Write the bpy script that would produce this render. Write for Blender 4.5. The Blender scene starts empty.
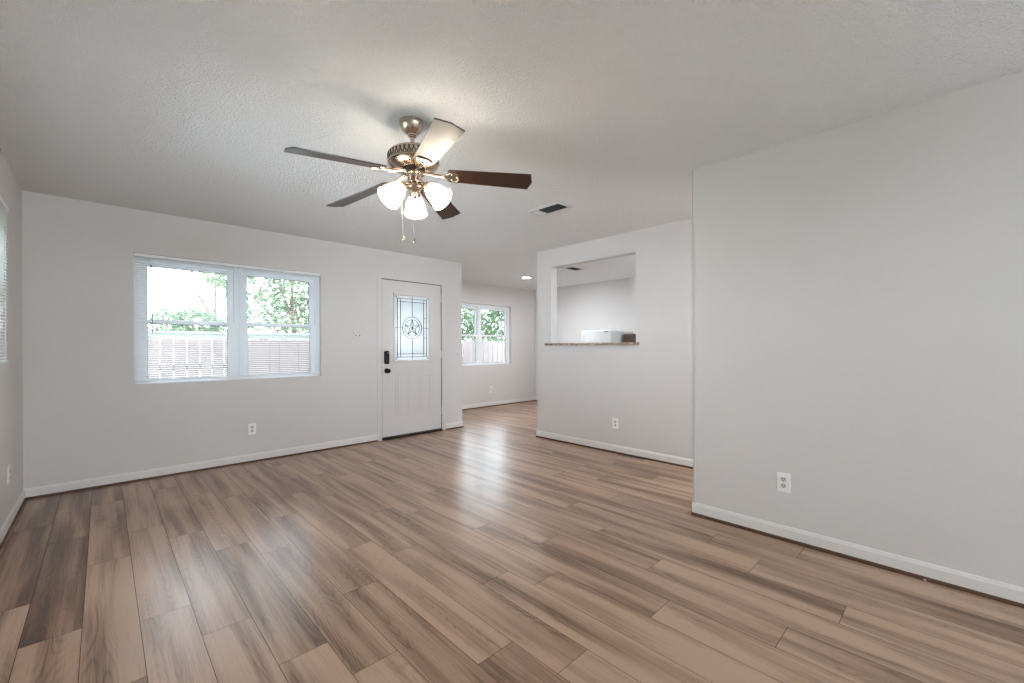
import bpy, bmesh, math, random
from mathutils import Vector, Matrix

random.seed(7)
S = bpy.context.scene
COL = S.collection

# ------------------------------------------------------------------ camera
YAW, ROLL, CH = 0.7654, -0.0036, 1.1926
FPX, CY = 425.83, 346.87
fwd = Vector((math.sin(YAW), math.cos(YAW), 0))
rgt = Vector((math.cos(YAW), -math.sin(YAW), 0))
up = Vector((0, 0, 1))
r2 = rgt * math.cos(ROLL) + up * math.sin(ROLL)
u2 = up * math.cos(ROLL) - rgt * math.sin(ROLL)
cam_d = bpy.data.cameras.new('camera')
cam_d.sensor_width = 36
cam_d.lens = FPX / 1024 * 36
cam_d.shift_y = (CY - 341.5) / 1024
cam_d.clip_start = 0.02
cam_d.clip_end = 200
cam = bpy.data.objects.new('camera', cam_d)
COL.objects.link(cam)
M = Matrix((r2, u2, -fwd)).transposed().to_4x4()
M.translation = Vector((0, 0, CH))
cam.matrix_world = M
S.camera = cam

# ------------------------------------------------------------------ world, exposure
S.view_settings.view_transform = 'Standard'
S.view_settings.look = 'None'
S.view_settings.exposure = 0.24
S.view_settings.gamma = 1
S.view_settings.use_curve_mapping = False
S.cycles.diffuse_bounces = 10
S.cycles.max_bounces = 16
S.cycles.transparent_max_bounces = 24
S.cycles.sample_clamp_indirect = 6
S.cycles.caustics_reflective = False
S.cycles.caustics_refractive = False

POWER = {'clere': 195, 'back': 8, 'left_up': 92, 'dining': 27, 'kitchen': 30, 'hall': 46}
SKY, EMIT = 9.0, 2.7

w = bpy.data.worlds.new('sky')
S.world = w
w.use_nodes = True
bg = w.node_tree.nodes['Background']
bg.inputs['Color'].default_value = (0.83, 0.925, 1.0, 1)
bg.inputs['Strength'].default_value = SKY


def area_light(name, loc, sx, sy, direction, power, col=(0.93, 0.97, 1.0)):
    """daylight added as fill outside an opening or under a ceiling"""
    d = bpy.data.lights.new(name, 'AREA')
    d.shape = 'RECTANGLE'
    d.size, d.size_y = sx, sy
    d.energy = power
    d.color = col
    o = bpy.data.objects.new(name, d)
    o.location = loc
    o.rotation_euler = Vector(direction).to_track_quat('-Z', 'Z').to_euler()
    COL.objects.link(o)
    return d


def portal(name, loc, sx, sy, direction):
    """daylight sampling guide in a window opening (gives no light of its own)"""
    d = bpy.data.lights.new(name, 'AREA')
    d.shape = 'RECTANGLE'
    d.size, d.size_y = sx, sy
    d.cycles.is_portal = True
    o = bpy.data.objects.new(name, d)
    o.location = loc
    o.rotation_euler = Vector(direction).to_track_quat('-Z', 'Z').to_euler()
    COL.objects.link(o)


# ------------------------------------------------------------------ dimensions
H = 2.44
XL, YF, XR, YR = -0.4565, 5.09, 3.02, 1.286
XE, XP, YP, YD, XK = 3.855, 4.144, 3.831, 6.4575, 6.90
XP2 = XP + 0.115
YT = -1.35          # planks end; pale floor added behind the camera to bounce light
YB = -4.20          # wall behind the camera
YK = 1.2            # kitchen's near wall
WT = 0.15

area_light('clerestory_fill', (2.43, YB - 0.19, 2.09), 3.2, 0.55, (0, 1, 0), POWER['clere'], (0.84, 0.94, 1.0))  # fill light added outside the unseen clerestory to brighten the room
area_light('back_fill', (0.17, YB - 0.19, 1.15), 1.05, 2.2, (0, 1, 0.05), POWER['back'], (0.88, 0.93, 1.0))  # fill light added outside the unseen back door
# area light added outside the side window, aimed up to brighten the ceiling
d_ = area_light('left_ceiling_fill', (XL - 0.45, 2.70, 1.35), 2.9, 0.9, (1, 0.20, 0.40), POWER['left_up'], (0.82, 0.91, 1.0))
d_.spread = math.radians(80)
area_light('dining_fill', (5.5, 4.9, H - 0.06), 0.3, 0.3, (0, 0, -1), POWER['dining'], (0.88, 0.95, 1.0))  # added fill hidden behind the pass-through wall, no fixture there
area_light('kitchen_fill', (5.6, YK - 0.16, 1.5), 1.6, 1.1, (0, 1, 0.7), POWER['kitchen'], (0.90, 0.95, 1.0))  # fill light added outside the unseen kitchen window, tilted up
area_light('hall_fill', (3.63, -0.45, H - 0.05), 0.5, 0.5, (0, 0, -1), POWER['hall'], (0.90, 0.96, 1.0))  # added fill hidden in the hall, no fixture there
portal('far_daylight', (1.0125, YF + 0.13, 1.46), 1.6, 1.16, (0, -1, 0))
portal('dining_daylight', (5.3625, YD + 0.13, 1.44), 1.6, 1.16, (0, -1, 0))


# ------------------------------------------------------------------ materials
def mat(name):
    m = bpy.data.materials.new(name)
    m.use_nodes = True
    nt = m.node_tree
    return m, nt, nt.nodes['Principled BSDF']


def N(nt, typ, **kw):
    n = nt.nodes.new(typ)
    for k, v in kw.items():
        setattr(n, k, v)
    return n


def flat(name, col, rough=0.5, metal=0.0, var=0.04, scale=12, coat=0.0, emit=None, strength=0, bump=0.0, spec=0.5):
    m, nt, b = mat(name)
    tc = N(nt, 'ShaderNodeTexCoord')
    no = N(nt, 'ShaderNodeTexNoise')
    no.inputs['Scale'].default_value = scale
    no.inputs['Detail'].default_value = 4
    nt.links.new(tc.outputs['Object'], no.inputs['Vector'])
    mx = N(nt, 'ShaderNodeMix', data_type='RGBA')
    mx.inputs['A'].default_value = tuple(c * (1 - var) for c in col) + (1,)
    mx.inputs['B'].default_value = tuple(min(1, c * (1 + var)) for c in col) + (1,)
    nt.links.new(no.outputs['Fac'], mx.inputs['Factor'])
    nt.links.new(mx.outputs['Result'], b.inputs['Base Color'])
    b.inputs['Roughness'].default_value = rough
    b.inputs['Metallic'].default_value = metal
    b.inputs['Coat Weight'].default_value = coat
    b.inputs['Specular IOR Level'].default_value = spec
    if bump:
        bp = N(nt, 'ShaderNodeBump')
        bp.inputs['Strength'].default_value = bump
        bp.inputs['Distance'].default_value = 0.003
        nt.links.new(no.outputs['Fac'], bp.inputs['Height'])
        nt.links.new(bp.outputs['Normal'], b.inputs['Normal'])
    if emit:
        b.inputs['Emission Color'].default_value = emit + (1,)
        b.inputs['Emission Strength'].default_value = strength
    return m


def wall_material():
    m, nt, b = mat('painted_wall')
    tc = N(nt, 'ShaderNodeTexCoord')
    n1 = N(nt, 'ShaderNodeTexNoise'); n1.inputs['Scale'].default_value = 55; n1.inputs['Detail'].default_value = 3
    n2 = N(nt, 'ShaderNodeTexNoise'); n2.inputs['Scale'].default_value = 2.2; n2.inputs['Detail'].default_value = 5
    for n in (n1, n2):
        nt.links.new(tc.outputs['Object'], n.inputs['Vector'])
    mx = N(nt, 'ShaderNodeMix', data_type='RGBA')
    mx.inputs['A'].default_value = (0.640, 0.610, 0.593, 1)
    mx.inputs['B'].default_value = (0.668, 0.640, 0.624, 1)
    nt.links.new(n2.outputs['Fac'], mx.inputs['Factor'])
    nt.links.new(mx.outputs['Result'], b.inputs['Base Color'])
    bp = N(nt, 'ShaderNodeBump'); bp.inputs['Strength'].default_value = 0.22; bp.inputs['Distance'].default_value = 0.004
    nt.links.new(n1.outputs['Fac'], bp.inputs['Height'])
    nt.links.new(bp.outputs['Normal'], b.inputs['Normal'])
    b.inputs['Roughness'].default_value = 0.62
    b.inputs['Specular IOR Level'].default_value = 0.3
    return m


def ceiling_material():
    m, nt, b = mat('textured_ceiling')
    tc = N(nt, 'ShaderNodeTexCoord')
    n1 = N(nt, 'ShaderNodeTexNoise'); n1.inputs['Scale'].default_value = 85; n1.inputs['Detail'].default_value = 3
    n1.inputs['Roughness'].default_value = 0.55
    v = N(nt, 'ShaderNodeTexVoronoi'); v.inputs['Scale'].default_value = 95
    for n in (n1, v):
        nt.links.new(tc.outputs['Object'], n.inputs['Vector'])
    rp = N(nt, 'ShaderNodeValToRGB')
    rp.color_ramp.elements[0].position = 0.42
    rp.color_ramp.elements[1].position = 0.62
    nt.links.new(n1.outputs['Fac'], rp.inputs['Fac'])
    mul = N(nt, 'ShaderNodeMath', operation='MULTIPLY_ADD')
    nt.links.new(v.outputs['Distance'], mul.inputs[0]); mul.inputs[1].default_value = -0.5
    nt.links.new(rp.outputs['Color'], mul.inputs[2])
    bp = N(nt, 'ShaderNodeBump'); bp.inputs['Strength'].default_value = 0.9; bp.inputs['Distance'].default_value = 0.006
    nt.links.new(mul.outputs['Value'], bp.inputs['Height'])
    nt.links.new(bp.outputs['Normal'], b.inputs['Normal'])
    b.inputs['Base Color'].default_value = (0.93, 0.935, 0.935, 1)
    b.inputs['Roughness'].default_value = 0.9
    b.inputs['Specular IOR Level'].default_value = 0.1
    return m


def floor_material():
    m, nt, b = mat('wood_plank')
    uv = N(nt, 'ShaderNodeUVMap', uv_map='plank')
    at = N(nt, 'ShaderNodeAttribute', attribute_name='tone')
    L = nt.links.new

    def mapped(sx, sy):
        mp = N(nt, 'ShaderNodeMapping')
        mp.inputs['Scale'].default_value = (sx, sy, 1)
        L(uv.outputs['UV'], mp.inputs['Vector'])
        return mp.outputs['Vector']
    def noise(sx, sy, det, rough=0.5, dist=0.0):
        n = N(nt, 'ShaderNodeTexNoise'); n.inputs['Scale'].default_value = 1; n.inputs['Detail'].default_value = det
        n.inputs['Roughness'].default_value = rough; n.inputs['Distortion'].default_value = dist
        L(mapped(sx, sy), n.inputs['Vector'])
        return n.outputs['Fac']

    def math_(op, a, b=None, c=None, clamp=False):
        n = N(nt, 'ShaderNodeMath', operation=op); n.use_clamp = clamp
        for i, v in enumerate((a, b, c)):
            if v is None:
                continue
            if isinstance(v, (int, float)):
                n.inputs[i].default_value = v
            else:
                L(v, n.inputs[i])
        return n.outputs[0]

    def remap(v, lo, hi):
        n = N(nt, 'ShaderNodeMapRange'); n.inputs['From Min'].default_value = lo; n.inputs['From Max'].default_value = hi
        L(v, n.inputs['Value'])
        return n.outputs['Result']
    heart = remap(noise(0.85, 11, 1.5, 0.4, 0.25), 0.36, 0.70)      # long dark heart bands
    streak = math_('SUBTRACT', noise(1.6, 60, 3, 0.6), 0.5)         # medium streaks
    fine = noise(3.2, 210, 4, 0.75)                                    # fine grain
    field = noise(0.9, 7.5, 0.6, 0.4, 0.15)                         # cathedral contours
    ring = math_('PINGPONG', math_('MULTIPLY', field, 34.0), 0.5)
    ring = math_('POWER', math_('MULTIPLY', ring, 2.0), 3.0)
    dk = math_('MULTIPLY_ADD', heart, 0.62, -0.06)
    dk = math_('MULTIPLY_ADD', math_('MULTIPLY', ring, math_('MULTIPLY_ADD', heart, 0.8, 0.2)), 0.30, dk)
    dk = math_('MULTIPLY_ADD', streak, 0.75, dk)
    dk = math_('MULTIPLY_ADD', math_('SUBTRACT', fine, 0.5), 0.90, dk)
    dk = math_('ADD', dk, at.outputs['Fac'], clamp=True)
    cr = N(nt, 'ShaderNodeValToRGB')
    e = cr.color_ramp.elements
    e[0].position = 0.0; e[0].color = (0.455, 0.296, 0.202, 1)
    e[1].position = 1.0; e[1].color = (0.060, 0.026, 0.012, 1)
    k = e.new(0.35); k.color = (0.310, 0.186, 0.118, 1)
    k = e.new(0.68); k.color = (0.150, 0.075, 0.038, 1)
    L(dk, cr.inputs['Fac'])
    L(cr.outputs['Color'], b.inputs['Base Color'])

    class ng:
        outputs = {'Fac': fine}
    rr = N(nt, 'ShaderNodeMapRange'); rr.inputs['To Min'].default_value = 0.24; rr.inputs['To Max'].default_value = 0.34
    L(ng.outputs['Fac'], rr.inputs['Value']); L(rr.outputs['Result'], b.inputs['Roughness'])
    bp = N(nt, 'ShaderNodeBump'); bp.inputs['Strength'].default_value = 0.12; bp.inputs['Distance'].default_value = 0.001
    L(ng.outputs['Fac'], bp.inputs['Height']); L(bp.outputs['Normal'], b.inputs['Normal'])
    b.inputs['Specular IOR Level'].default_value = 0.85
    return m


def granite_material():
    m, nt, b = mat('granite')
    tc = N(nt, 'ShaderNodeTexCoord')
    v = N(nt, 'ShaderNodeTexVoronoi'); v.inputs['Scale'].default_value = 90
    nt.links.new(tc.outputs['Object'], v.inputs['Vector'])
    cr = N(nt, 'ShaderNodeValToRGB'); cr.color_ramp.interpolation = 'CONSTANT'
    e = cr.color_ramp.elements
    e[0].color = (0.09, 0.06, 0.05, 1)
    e[1].position = 0.82; e[1].color = (0.62, 0.55, 0.46, 1)
    for p, c in ((0.22, (0.33, 0.22, 0.13, 1)), (0.48, (0.42, 0.36, 0.30, 1)), (0.66, (0.24, 0.21, 0.19, 1))):
        k = e.new(p); k.color = c
    sp = N(nt, 'ShaderNodeSeparateColor')
    nt.links.new(v.outputs['Color'], sp.inputs['Color'])
    nt.links.new(sp.outputs['Red'], cr.inputs['Fac'])
    nt.links.new(cr.outputs['Color'], b.inputs['Base Color'])
    b.inputs['Roughness'].default_value = 0.2
    return m


def glass_material(name, tint=(0.97, 0.99, 1.0), refl=0.06):
    m, nt, b = mat(name)
    nt.nodes.remove(b)
    out = nt.nodes['Material Output']
    t = N(nt, 'ShaderNodeBsdfTransparent'); t.inputs['Color'].default_value = tint + (1,)
    g = N(nt, 'ShaderNodeBsdfGlossy'); g.inputs['Roughness'].default_value = 0.16
    fr = N(nt, 'ShaderNodeFresnel'); fr.inputs['IOR'].default_value = 1.22
    mx = N(nt, 'ShaderNodeMixShader')
    nt.links.new(fr.outputs['Fac'], mx.inputs['Fac'])
    nt.links.new(t.outputs[0], mx.inputs[1]); nt.links.new(g.outputs[0], mx.inputs[2])
    nt.links.new(mx.outputs[0], out.inputs['Surface'])
    return m


def privacy_glass(name, clear, milky, scale):
    """textured door glass: part see-through, part light-scattering"""
    m, nt, b = mat(name)
    nt.nodes.remove(b)
    tc = N(nt, 'ShaderNodeTexCoord')
    no = N(nt, 'ShaderNodeTexNoise'); no.inputs['Scale'].default_value = scale
    nt.links.new(tc.outputs['Object'], no.inputs['Vector'])
    bp = N(nt, 'ShaderNodeBump'); bp.inputs['Strength'].default_value = 0.4; bp.inputs['Distance'].default_value = 0.002
    nt.links.new(no.outputs['Fac'], bp.inputs['Height'])
    t = N(nt, 'ShaderNodeBsdfTransparent'); t.inputs['Color'].default_value = clear + (1,)
    d = N(nt, 'ShaderNodeBsdfTranslucent'); d.inputs['Color'].default_value = milky + (1,)
    g = N(nt, 'ShaderNodeBsdfGlossy'); g.inputs['Roughness'].default_value = 0.15
    nt.links.new(bp.outputs['Normal'], d.inputs['Normal']); nt.links.new(bp.outputs['Normal'], g.inputs['Normal'])
    ad = N(nt, 'ShaderNodeAddShader')
    nt.links.new(t.outputs[0], ad.inputs[0]); nt.links.new(d.outputs[0], ad.inputs[1])
    mx = N(nt, 'ShaderNodeMixShader'); mx.inputs['Fac'].default_value = 0.06
    nt.links.new(ad.outputs[0], mx.inputs[1]); nt.links.new(g.outputs[0], mx.inputs[2])
    nt.links.new(mx.outputs[0], nt.nodes['Material Output'].inputs['Surface'])
    return m


def leaf_material(name, c1, c2):
    m, nt, b = mat(name)
    oi = N(nt, 'ShaderNodeAttribute', attribute_name='tone')
    mx = N(nt, 'ShaderNodeMix', data_type='RGBA')
    mx.inputs['A'].default_value = c1 + (1,); mx.inputs['B'].default_value = c2 + (1,)
    nt.links.new(oi.outputs['Fac'], mx.inputs['Factor'])
    nt.links.new(mx.outputs['Result'], b.inputs['Base Color'])
    b.inputs['Roughness'].default_value = 0.55
    b.inputs['Transmission Weight'].default_value = 0.0
    tr = N(nt, 'ShaderNodeBsdfTranslucent')
    nt.links.new(mx.outputs['Result'], tr.inputs['Color'])
    ms = N(nt, 'ShaderNodeMixShader'); ms.inputs['Fac'].default_value = 0.45
    out = nt.nodes['Material Output']
    nt.links.new(b.outputs[0], ms.inputs[1]); nt.links.new(tr.outputs[0], ms.inputs[2])
    nt.links.new(ms.outputs[0], out.inputs['Surface'])
    return m


def blade_material():
    m, nt, b = mat('dark_walnut')
    tc = N(nt, 'ShaderNodeTexCoord')
    mp = N(nt, 'ShaderNodeMapping'); mp.inputs['Scale'].default_value = (2, 40, 40)
    nt.links.new(tc.outputs['Object'], mp.inputs['Vector'])
    no = N(nt, 'ShaderNodeTexNoise'); no.inputs['Scale'].default_value = 2; no.inputs['Detail'].default_value = 4
    nt.links.new(mp.outputs['Vector'], no.inputs['Vector'])
    mx = N(nt, 'ShaderNodeMix', data_type='RGBA')
    mx.inputs['A'].default_value = (0.012, 0.0045, 0.0025, 1); mx.inputs['B'].default_value = (0.040, 0.014, 0.006, 1)
    nt.links.new(no.outputs['Fac'], mx.inputs['Factor'])
    nt.links.new(mx.outputs['Result'], b.inputs['Base Color'])
    b.inputs['Roughness'].default_value = 0.34
    b.inputs['Specular IOR Level'].default_value = 0.6
    return m


WALL = wall_material()
CEIL = ceiling_material()
FLOOR = floor_material()
BOUNCE_FLOOR = flat('pale_bounce_floor', (0.80, 0.80, 0.80), 0.5, var=0.02)
GAP = flat('plank_gap', (0.05, 0.032, 0.022), 0.8)
TRIMW = flat('white_trim_paint', (0.73, 0.705, 0.69), 0.4, var=0.03)
SHOE = flat('brown_shoe_wood', (0.085, 0.034, 0.017), 0.5, var=0.35, scale=25)
DOORP = flat('door_paint', (0.665, 0.635, 0.62), 0.42, var=0.02, bump=0.05, scale=20)
VINYL = flat('white_vinyl', (0.85, 0.88, 0.91), 0.35, var=0.02)
GASKET = flat('dark_gasket', (0.10, 0.13, 0.14), 0.6)
SLAT = flat('blind_slat', (0.82, 0.83, 0.84), 0.4, var=0.02)
CORD = flat('blind_cord', (0.75, 0.76, 0.77), 0.7)
WAND = flat('clear_grey_plastic', (0.16, 0.16, 0.17), 0.25)
GLASS = glass_material('window_glass')
LITE = privacy_glass('textured_door_glass', (0.150, 0.160, 0.163), (0.44, 0.46, 0.47), 60)
BEVEL = privacy_glass('bevelled_door_glass', (0.120, 0.126, 0.128), (0.55, 0.56, 0.57), 12)
CAME = flat('lead_came', (0.055, 0.06, 0.062), 0.5, metal=0.4)
BLACK = flat('black_plastic', (0.005, 0.005, 0.006), 0.45, spec=0.25)
PLATE = flat('white_plastic', (0.90, 0.89, 0.87), 0.35, var=0.015)
IVORY = flat('ivory_plastic', (0.66, 0.62, 0.56), 0.4)
SLOT = flat('dark_slot', (0.02, 0.016, 0.013), 0.6, spec=0.2)
STEEL = flat('screw_steel', (0.6, 0.6, 0.58), 0.35, metal=0.9)
NICKEL = flat('brushed_nickel', (0.52, 0.43, 0.35), 0.22, metal=1.0, var=0.08, scale=30)
DARKMETAL = flat('dark_vent_metal', (0.03, 0.026, 0.022), 0.5, metal=0.5)
BLADE = blade_material()
SHADE = flat('frosted_white_glass', (0.95, 0.92, 0.86), 0.35, var=0.01, emit=(1.0, 0.89, 0.72), strength=9.0 * EMIT)
BULB = flat('lit_bulb', (1, 0.95, 0.85), 0.4, var=0.0, emit=(1.0, 0.85, 0.64), strength=30.0 * EMIT)
VENTW = flat('white_vent_enamel', (0.72, 0.71, 0.70), 0.4, var=0.02)
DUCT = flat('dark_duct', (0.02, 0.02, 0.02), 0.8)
DISC = flat('lit_diffuser', (0.95, 0.95, 0.92), 0.5, var=0.0, emit=(1.0, 0.95, 0.86), strength=14.0 * EMIT)
GRANITE = granite_material()
FRIDGE = flat('white_enamel', (0.70, 0.70, 0.705), 0.3, var=0.01)
BADGE = flat('black_badge', (0.015, 0.015, 0.018), 0.3)
CUPB = flat('stained_cupboard_wood', (0.075, 0.045, 0.03), 0.45, var=0.3, scale=8)
FENCEM = flat('weathered_cedar', (0.28, 0.235, 0.228), 0.85, var=0.22, scale=5)
FENCE2 = flat('weathered_rail', (0.19, 0.145, 0.125), 0.85, var=0.2, scale=6)
SIDING = flat('white_siding', (0.85, 0.86, 0.88), 0.6)
GUTTER = flat('grey_green_gutter', (0.22, 0.30, 0.31), 0.5)
ROOFM = flat('pale_metal_roof', (0.78, 0.80, 0.82), 0.5)
GRASS = flat('grass', (0.09, 0.11, 0.05), 0.9, var=0.4, scale=9)
BARK = flat('bark', (0.16, 0.12, 0.09), 0.9, var=0.3)
LEAF1 = leaf_material('leaf_green', (0.12, 0.19, 0.09), (0.25, 0.31, 0.19))
LEAF2 = leaf_material('leaf_bluish', (0.095, 0.175, 0.085), (0.23, 0.30, 0.18))


# ------------------------------------------------------------------ mesh helpers
def bx(bm, x0, x1, y0, y1, z0, z1, bev=0.0):
    vs = [bm.verts.new((x, y, z)) for z in (z0, z1) for y in (y0, y1) for x in (x0, x1)]
    fs = [bm.faces.new([vs[i] for i in q]) for q in
          ((0, 2, 3, 1), (4, 5, 7, 6), (0, 1, 5, 4), (2, 6, 7, 3), (0, 4, 6, 2), (1, 3, 7, 5))]
    if bev > 0:
        es = {e for f in fs for e in f.edges}
        bmesh.ops.bevel(bm, geom=list(es), offset=bev, segments=2, affect='EDGES', profile=0.5)
    return bm


def box(*a, bev=0.0):
    return bx(bmesh.new(), *a, bev=bev)


def lathe(bm, prof, seg=32, mtx=None, close=False):
    """prof: list of (r, z); revolved around z; mtx places it"""
    mtx = mtx or Matrix.Identity(4)
    rings = []
    for r, z in prof:
        if r < 1e-5:
            rings.append([bm.verts.new(mtx @ Vector((0, 0, z)))])
        else:
            rings.append([bm.verts.new(mtx @ Vector((r * math.cos(2 * math.pi * i / seg), r * math.sin(2 * math.pi * i / seg), z))) for i in range(seg)])
    for a, b in zip(rings, rings[1:]):
        for i in range(seg):
            j = (i + 1) % seg
            if len(a) == 1 and len(b) == 1:
                continue
            if len(a) == 1:
                bm.faces.new((a[0], b[j], b[i]))
            elif len(b) == 1:
                bm.faces.new((a[i], a[j], b[0]))
            else:
                bm.faces.new((a[i], a[j], b[j], b[i]))
    return bm


def tube(bm, pts, r, seg=10, cap=True):
    pts = [Vector(p) for p in pts]
    rr = r if isinstance(r, (list, tuple)) else [r] * len(pts)
    rings = []
    for i, p in enumerate(pts):
        d = (pts[min(i + 1, len(pts) - 1)] - pts[max(i - 1, 0)]).normalized()
        ref = Vector((0, 0, 1)) if abs(d.z) < 0.9 else Vector((1, 0, 0))
        a = d.cross(ref).normalized(); b = d.cross(a)
        rings.append([bm.verts.new(p + (a * math.cos(t) + b * math.sin(t)) * rr[i]) for t in [2 * math.pi * k / seg for k in range(seg)]])
    for a, b in zip(rings, rings[1:]):
        for i in range(seg):
            j = (i + 1) % seg
            bm.faces.new((a[i], a[j], b[j], b[i]))
    if cap:
        bm.faces.new(rings[0]); bm.faces.new(rings[-1])
    return bm


def prism(bm, outline, z0, z1, mtx=None):
    mtx = mtx or Matrix.Identity(4)
    lo = [bm.verts.new(mtx @ Vector((x, y, z0))) for x, y in outline]
    hi = [bm.verts.new(mtx @ Vector((x, y, z1))) for x, y in outline]
    n = len(outline)
    bm.faces.new(lo[::-1]); bm.faces.new(hi)
    for i in range(n):
        j = (i + 1) % n
        bm.faces.new((lo[i], lo[j], hi[j], hi[i]))
    return bm


def obj(name, bm, m, parent=None, smooth=False):
    bmesh.ops.recalc_face_normals(bm, faces=bm.faces)
    me = bpy.data.meshes.new(name)
    bm.to_mesh(me); bm.free()
    for x in (m if isinstance(m, (list, tuple)) else [m]):
        me.materials.append(x)
    if smooth:
        for p in me.polygons:
            p.use_smooth = True
        try:
            me.set_sharp_from_angle(angle=math.radians(38))
        except Exception:
            pass
    o = bpy.data.objects.new(name, me)
    COL.objects.link(o)
    if parent:
        o.parent = parent
    return o


def tag(o, label, cat, group=None, kind=None):
    o['label'] = label; o['category'] = cat
    if group:
        o['group'] = group
    if kind:
        o['kind'] = kind
    return o


def empty(name, loc=(0, 0, 0), rz=0.0):
    o = bpy.data.objects.new(name, None)
    o.empty_display_size = 0.1
    o.location = loc
    o.rotation_euler = (0, 0, rz)
    COL.objects.link(o)
    return o


def thing(name, label, cat, loc=(0, 0, 0), rz=0.0, group=None):
    return tag(empty(name, loc, rz), label, cat, group)


def struct(name, bm, m, smooth=False):
    o = obj(name, bm, m, smooth=smooth)
    o['kind'] = 'structure'
    return o


def dup(src, loc, rz, label, kids=None):
    """copy of a thing with copies of its parts and sub-parts"""
    r = src.copy(); COL.objects.link(r)
    r.location = loc; r.rotation_euler = (0, 0, rz); r['label'] = label
    for ch in list(src.children):
        c = ch.copy(); COL.objects.link(c); c.parent = r
        for g in list(ch.children):
            d = g.copy(); COL.objects.link(d); d.parent = c
    return r


# ------------------------------------------------------------------ floor
ROW0, RW, PL = -0.247, 0.180, 1.25
PHASE = {-1: 2.997, 0: 2.582, 1: 3.290, 2: 2.465, 3: 2.163, 4: 1.764, 5: 1.524, 6: 2.050, 7: 1.244, 8: 1.007,
         9: 1.652, 10: 1.462, 11: 0.932, 12: 0.496, 13: 1.142, 14: 0.349, 15: 0.757, 16: 1.049, 17: 0.621,
         18: 1.330, 21: 0.640}
TONE = {}   # (row, index of plank from its phase joint) -> offset of darkness


def make_floor():
    rnd = random.Random(21)
    X0, X1, Y0, Y1 = XL - 0.02, XK + 0.02, YT, YD + 0.02
    g = 0.0011
    verts, faces, uvs, tones, mats = [], [], [], [], []

    def quad(p, mi, uvq, t):
        b = len(verts); verts.extend(p); faces.append((b, b + 1, b + 2, b + 3)); mats.append(mi)
        uvs.extend(uvq); tones.append(t)
    quad([(X0, Y0, -0.002), (X1, Y0, -0.002), (X1, Y1, -0.002), (X0, Y1, -0.002)], 1, [(0, 0)] * 4, 0)
    for k in range(-2, 41):
        xa, xb = max(ROW0 + k * RW, X0), min(ROW0 + (k + 1) * RW, X1)
        if xb - xa < 0.01:
            continue
        ph = PHASE.get(k, rnd.uniform(0, PL))
        n0 = math.floor((Y0 - ph) / PL)
        for n in range(n0, n0 + 11):
            ya, yb = ph + n * PL, ph + (n + 1) * PL
            off, offv = rnd.uniform(0, 60), rnd.uniform(0, 40)
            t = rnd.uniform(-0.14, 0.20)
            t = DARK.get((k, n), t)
            a, b_ = max(ya, Y0), min(yb, Y1)
            if b_ - a < 0.01:
                continue
            quad([(xa + g, a + g, 0), (xb - g, a + g, 0), (xb - g, b_ - g, 0), (xa + g, b_ - g, 0)], 0,
                 [(off + a - ya, offv), (off + a - ya, offv + xb - xa), (off + b_ - ya, offv + xb - xa), (off + b_ - ya, offv)], t)
    me = bpy.data.meshes.new('floor')
    me.from_pydata(verts, [], faces)
    me.materials.append(FLOOR); me.materials.append(GAP)
    ul = me.uv_layers.new(name='plank')
    for i, q in enumerate(uvs):
        ul.data[i].uv = q
    at = me.attributes.new('tone', 'FLOAT', 'FACE')
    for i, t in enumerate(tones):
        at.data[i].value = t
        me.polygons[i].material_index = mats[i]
    me.update()
    o = bpy.data.objects.new('floor', me)
    COL.objects.link(o)
    o['kind'] = 'structure'


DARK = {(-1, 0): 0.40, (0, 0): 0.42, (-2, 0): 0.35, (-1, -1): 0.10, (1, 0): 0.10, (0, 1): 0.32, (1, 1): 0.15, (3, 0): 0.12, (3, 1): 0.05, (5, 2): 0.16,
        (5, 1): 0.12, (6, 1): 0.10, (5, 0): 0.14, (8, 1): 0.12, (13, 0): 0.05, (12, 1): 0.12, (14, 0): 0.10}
make_floor()
struct('floor', box(XL - 0.02, XK + 0.02, YB - 0.3, YT, -0.02, 0.0), BOUNCE_FLOOR)  # unseen pale floor added to throw neutral light up

# slab under the floor
struct('trim_12', box(XL - 0.1, XK + 0.1, YB - 0.1, YD + 0.1, -0.12, -0.004), GAP)
struct('ceiling', box(XL - WT, XK + WT, YB - WT, YD + WT, H, H + 0.12), CEIL)


# ------------------------------------------------------------------ walls
def wall(name, axis, c0, c1, a0, a1, holes=(), z1=H):
    """axis 'x': wall runs along x between a0..a1, thickness c0..c1 in y.  holes: (a, b, z0, z1)"""
    bm = bmesh.new()
    As = sorted({a0, a1, *[h[0] for h in holes], *[h[1] for h in holes]})
    Zs = sorted({0.0, z1, *[h[2] for h in holes], *[h[3] for h in holes]})
    for p, q in zip(As, As[1:]):
        for r, s in zip(Zs, Zs[1:]):
            if any(h[0] <= p and q <= h[1] and h[2] <= r and s <= h[3] for h in holes):
                continue
            if axis == 'x':
                bx(bm, p, q, c0, c1, r, s)
            else:
                bx(bm, c0, c1, p, q, r, s)
    bmesh.ops.remove_doubles(bm, verts=bm.verts, dist=1e-5)
    # drop the inner faces shared by two cells
    seen = {}
    for f in bm.faces:
        seen.setdefault(tuple(sorted(v.index for v in f.verts)), []).append(f)
    bm.verts.index_update()
    seen = {}
    for f in bm.faces:
        seen.setdefault(tuple(sorted(v.index for v in f.verts)), []).append(f)
    dead = [f for fs in seen.values() if len(fs) > 1 for f in fs]
    bmesh.ops.delete(bm, geom=dead, context='FACES')
    return struct(name, bm, WALL)


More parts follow.
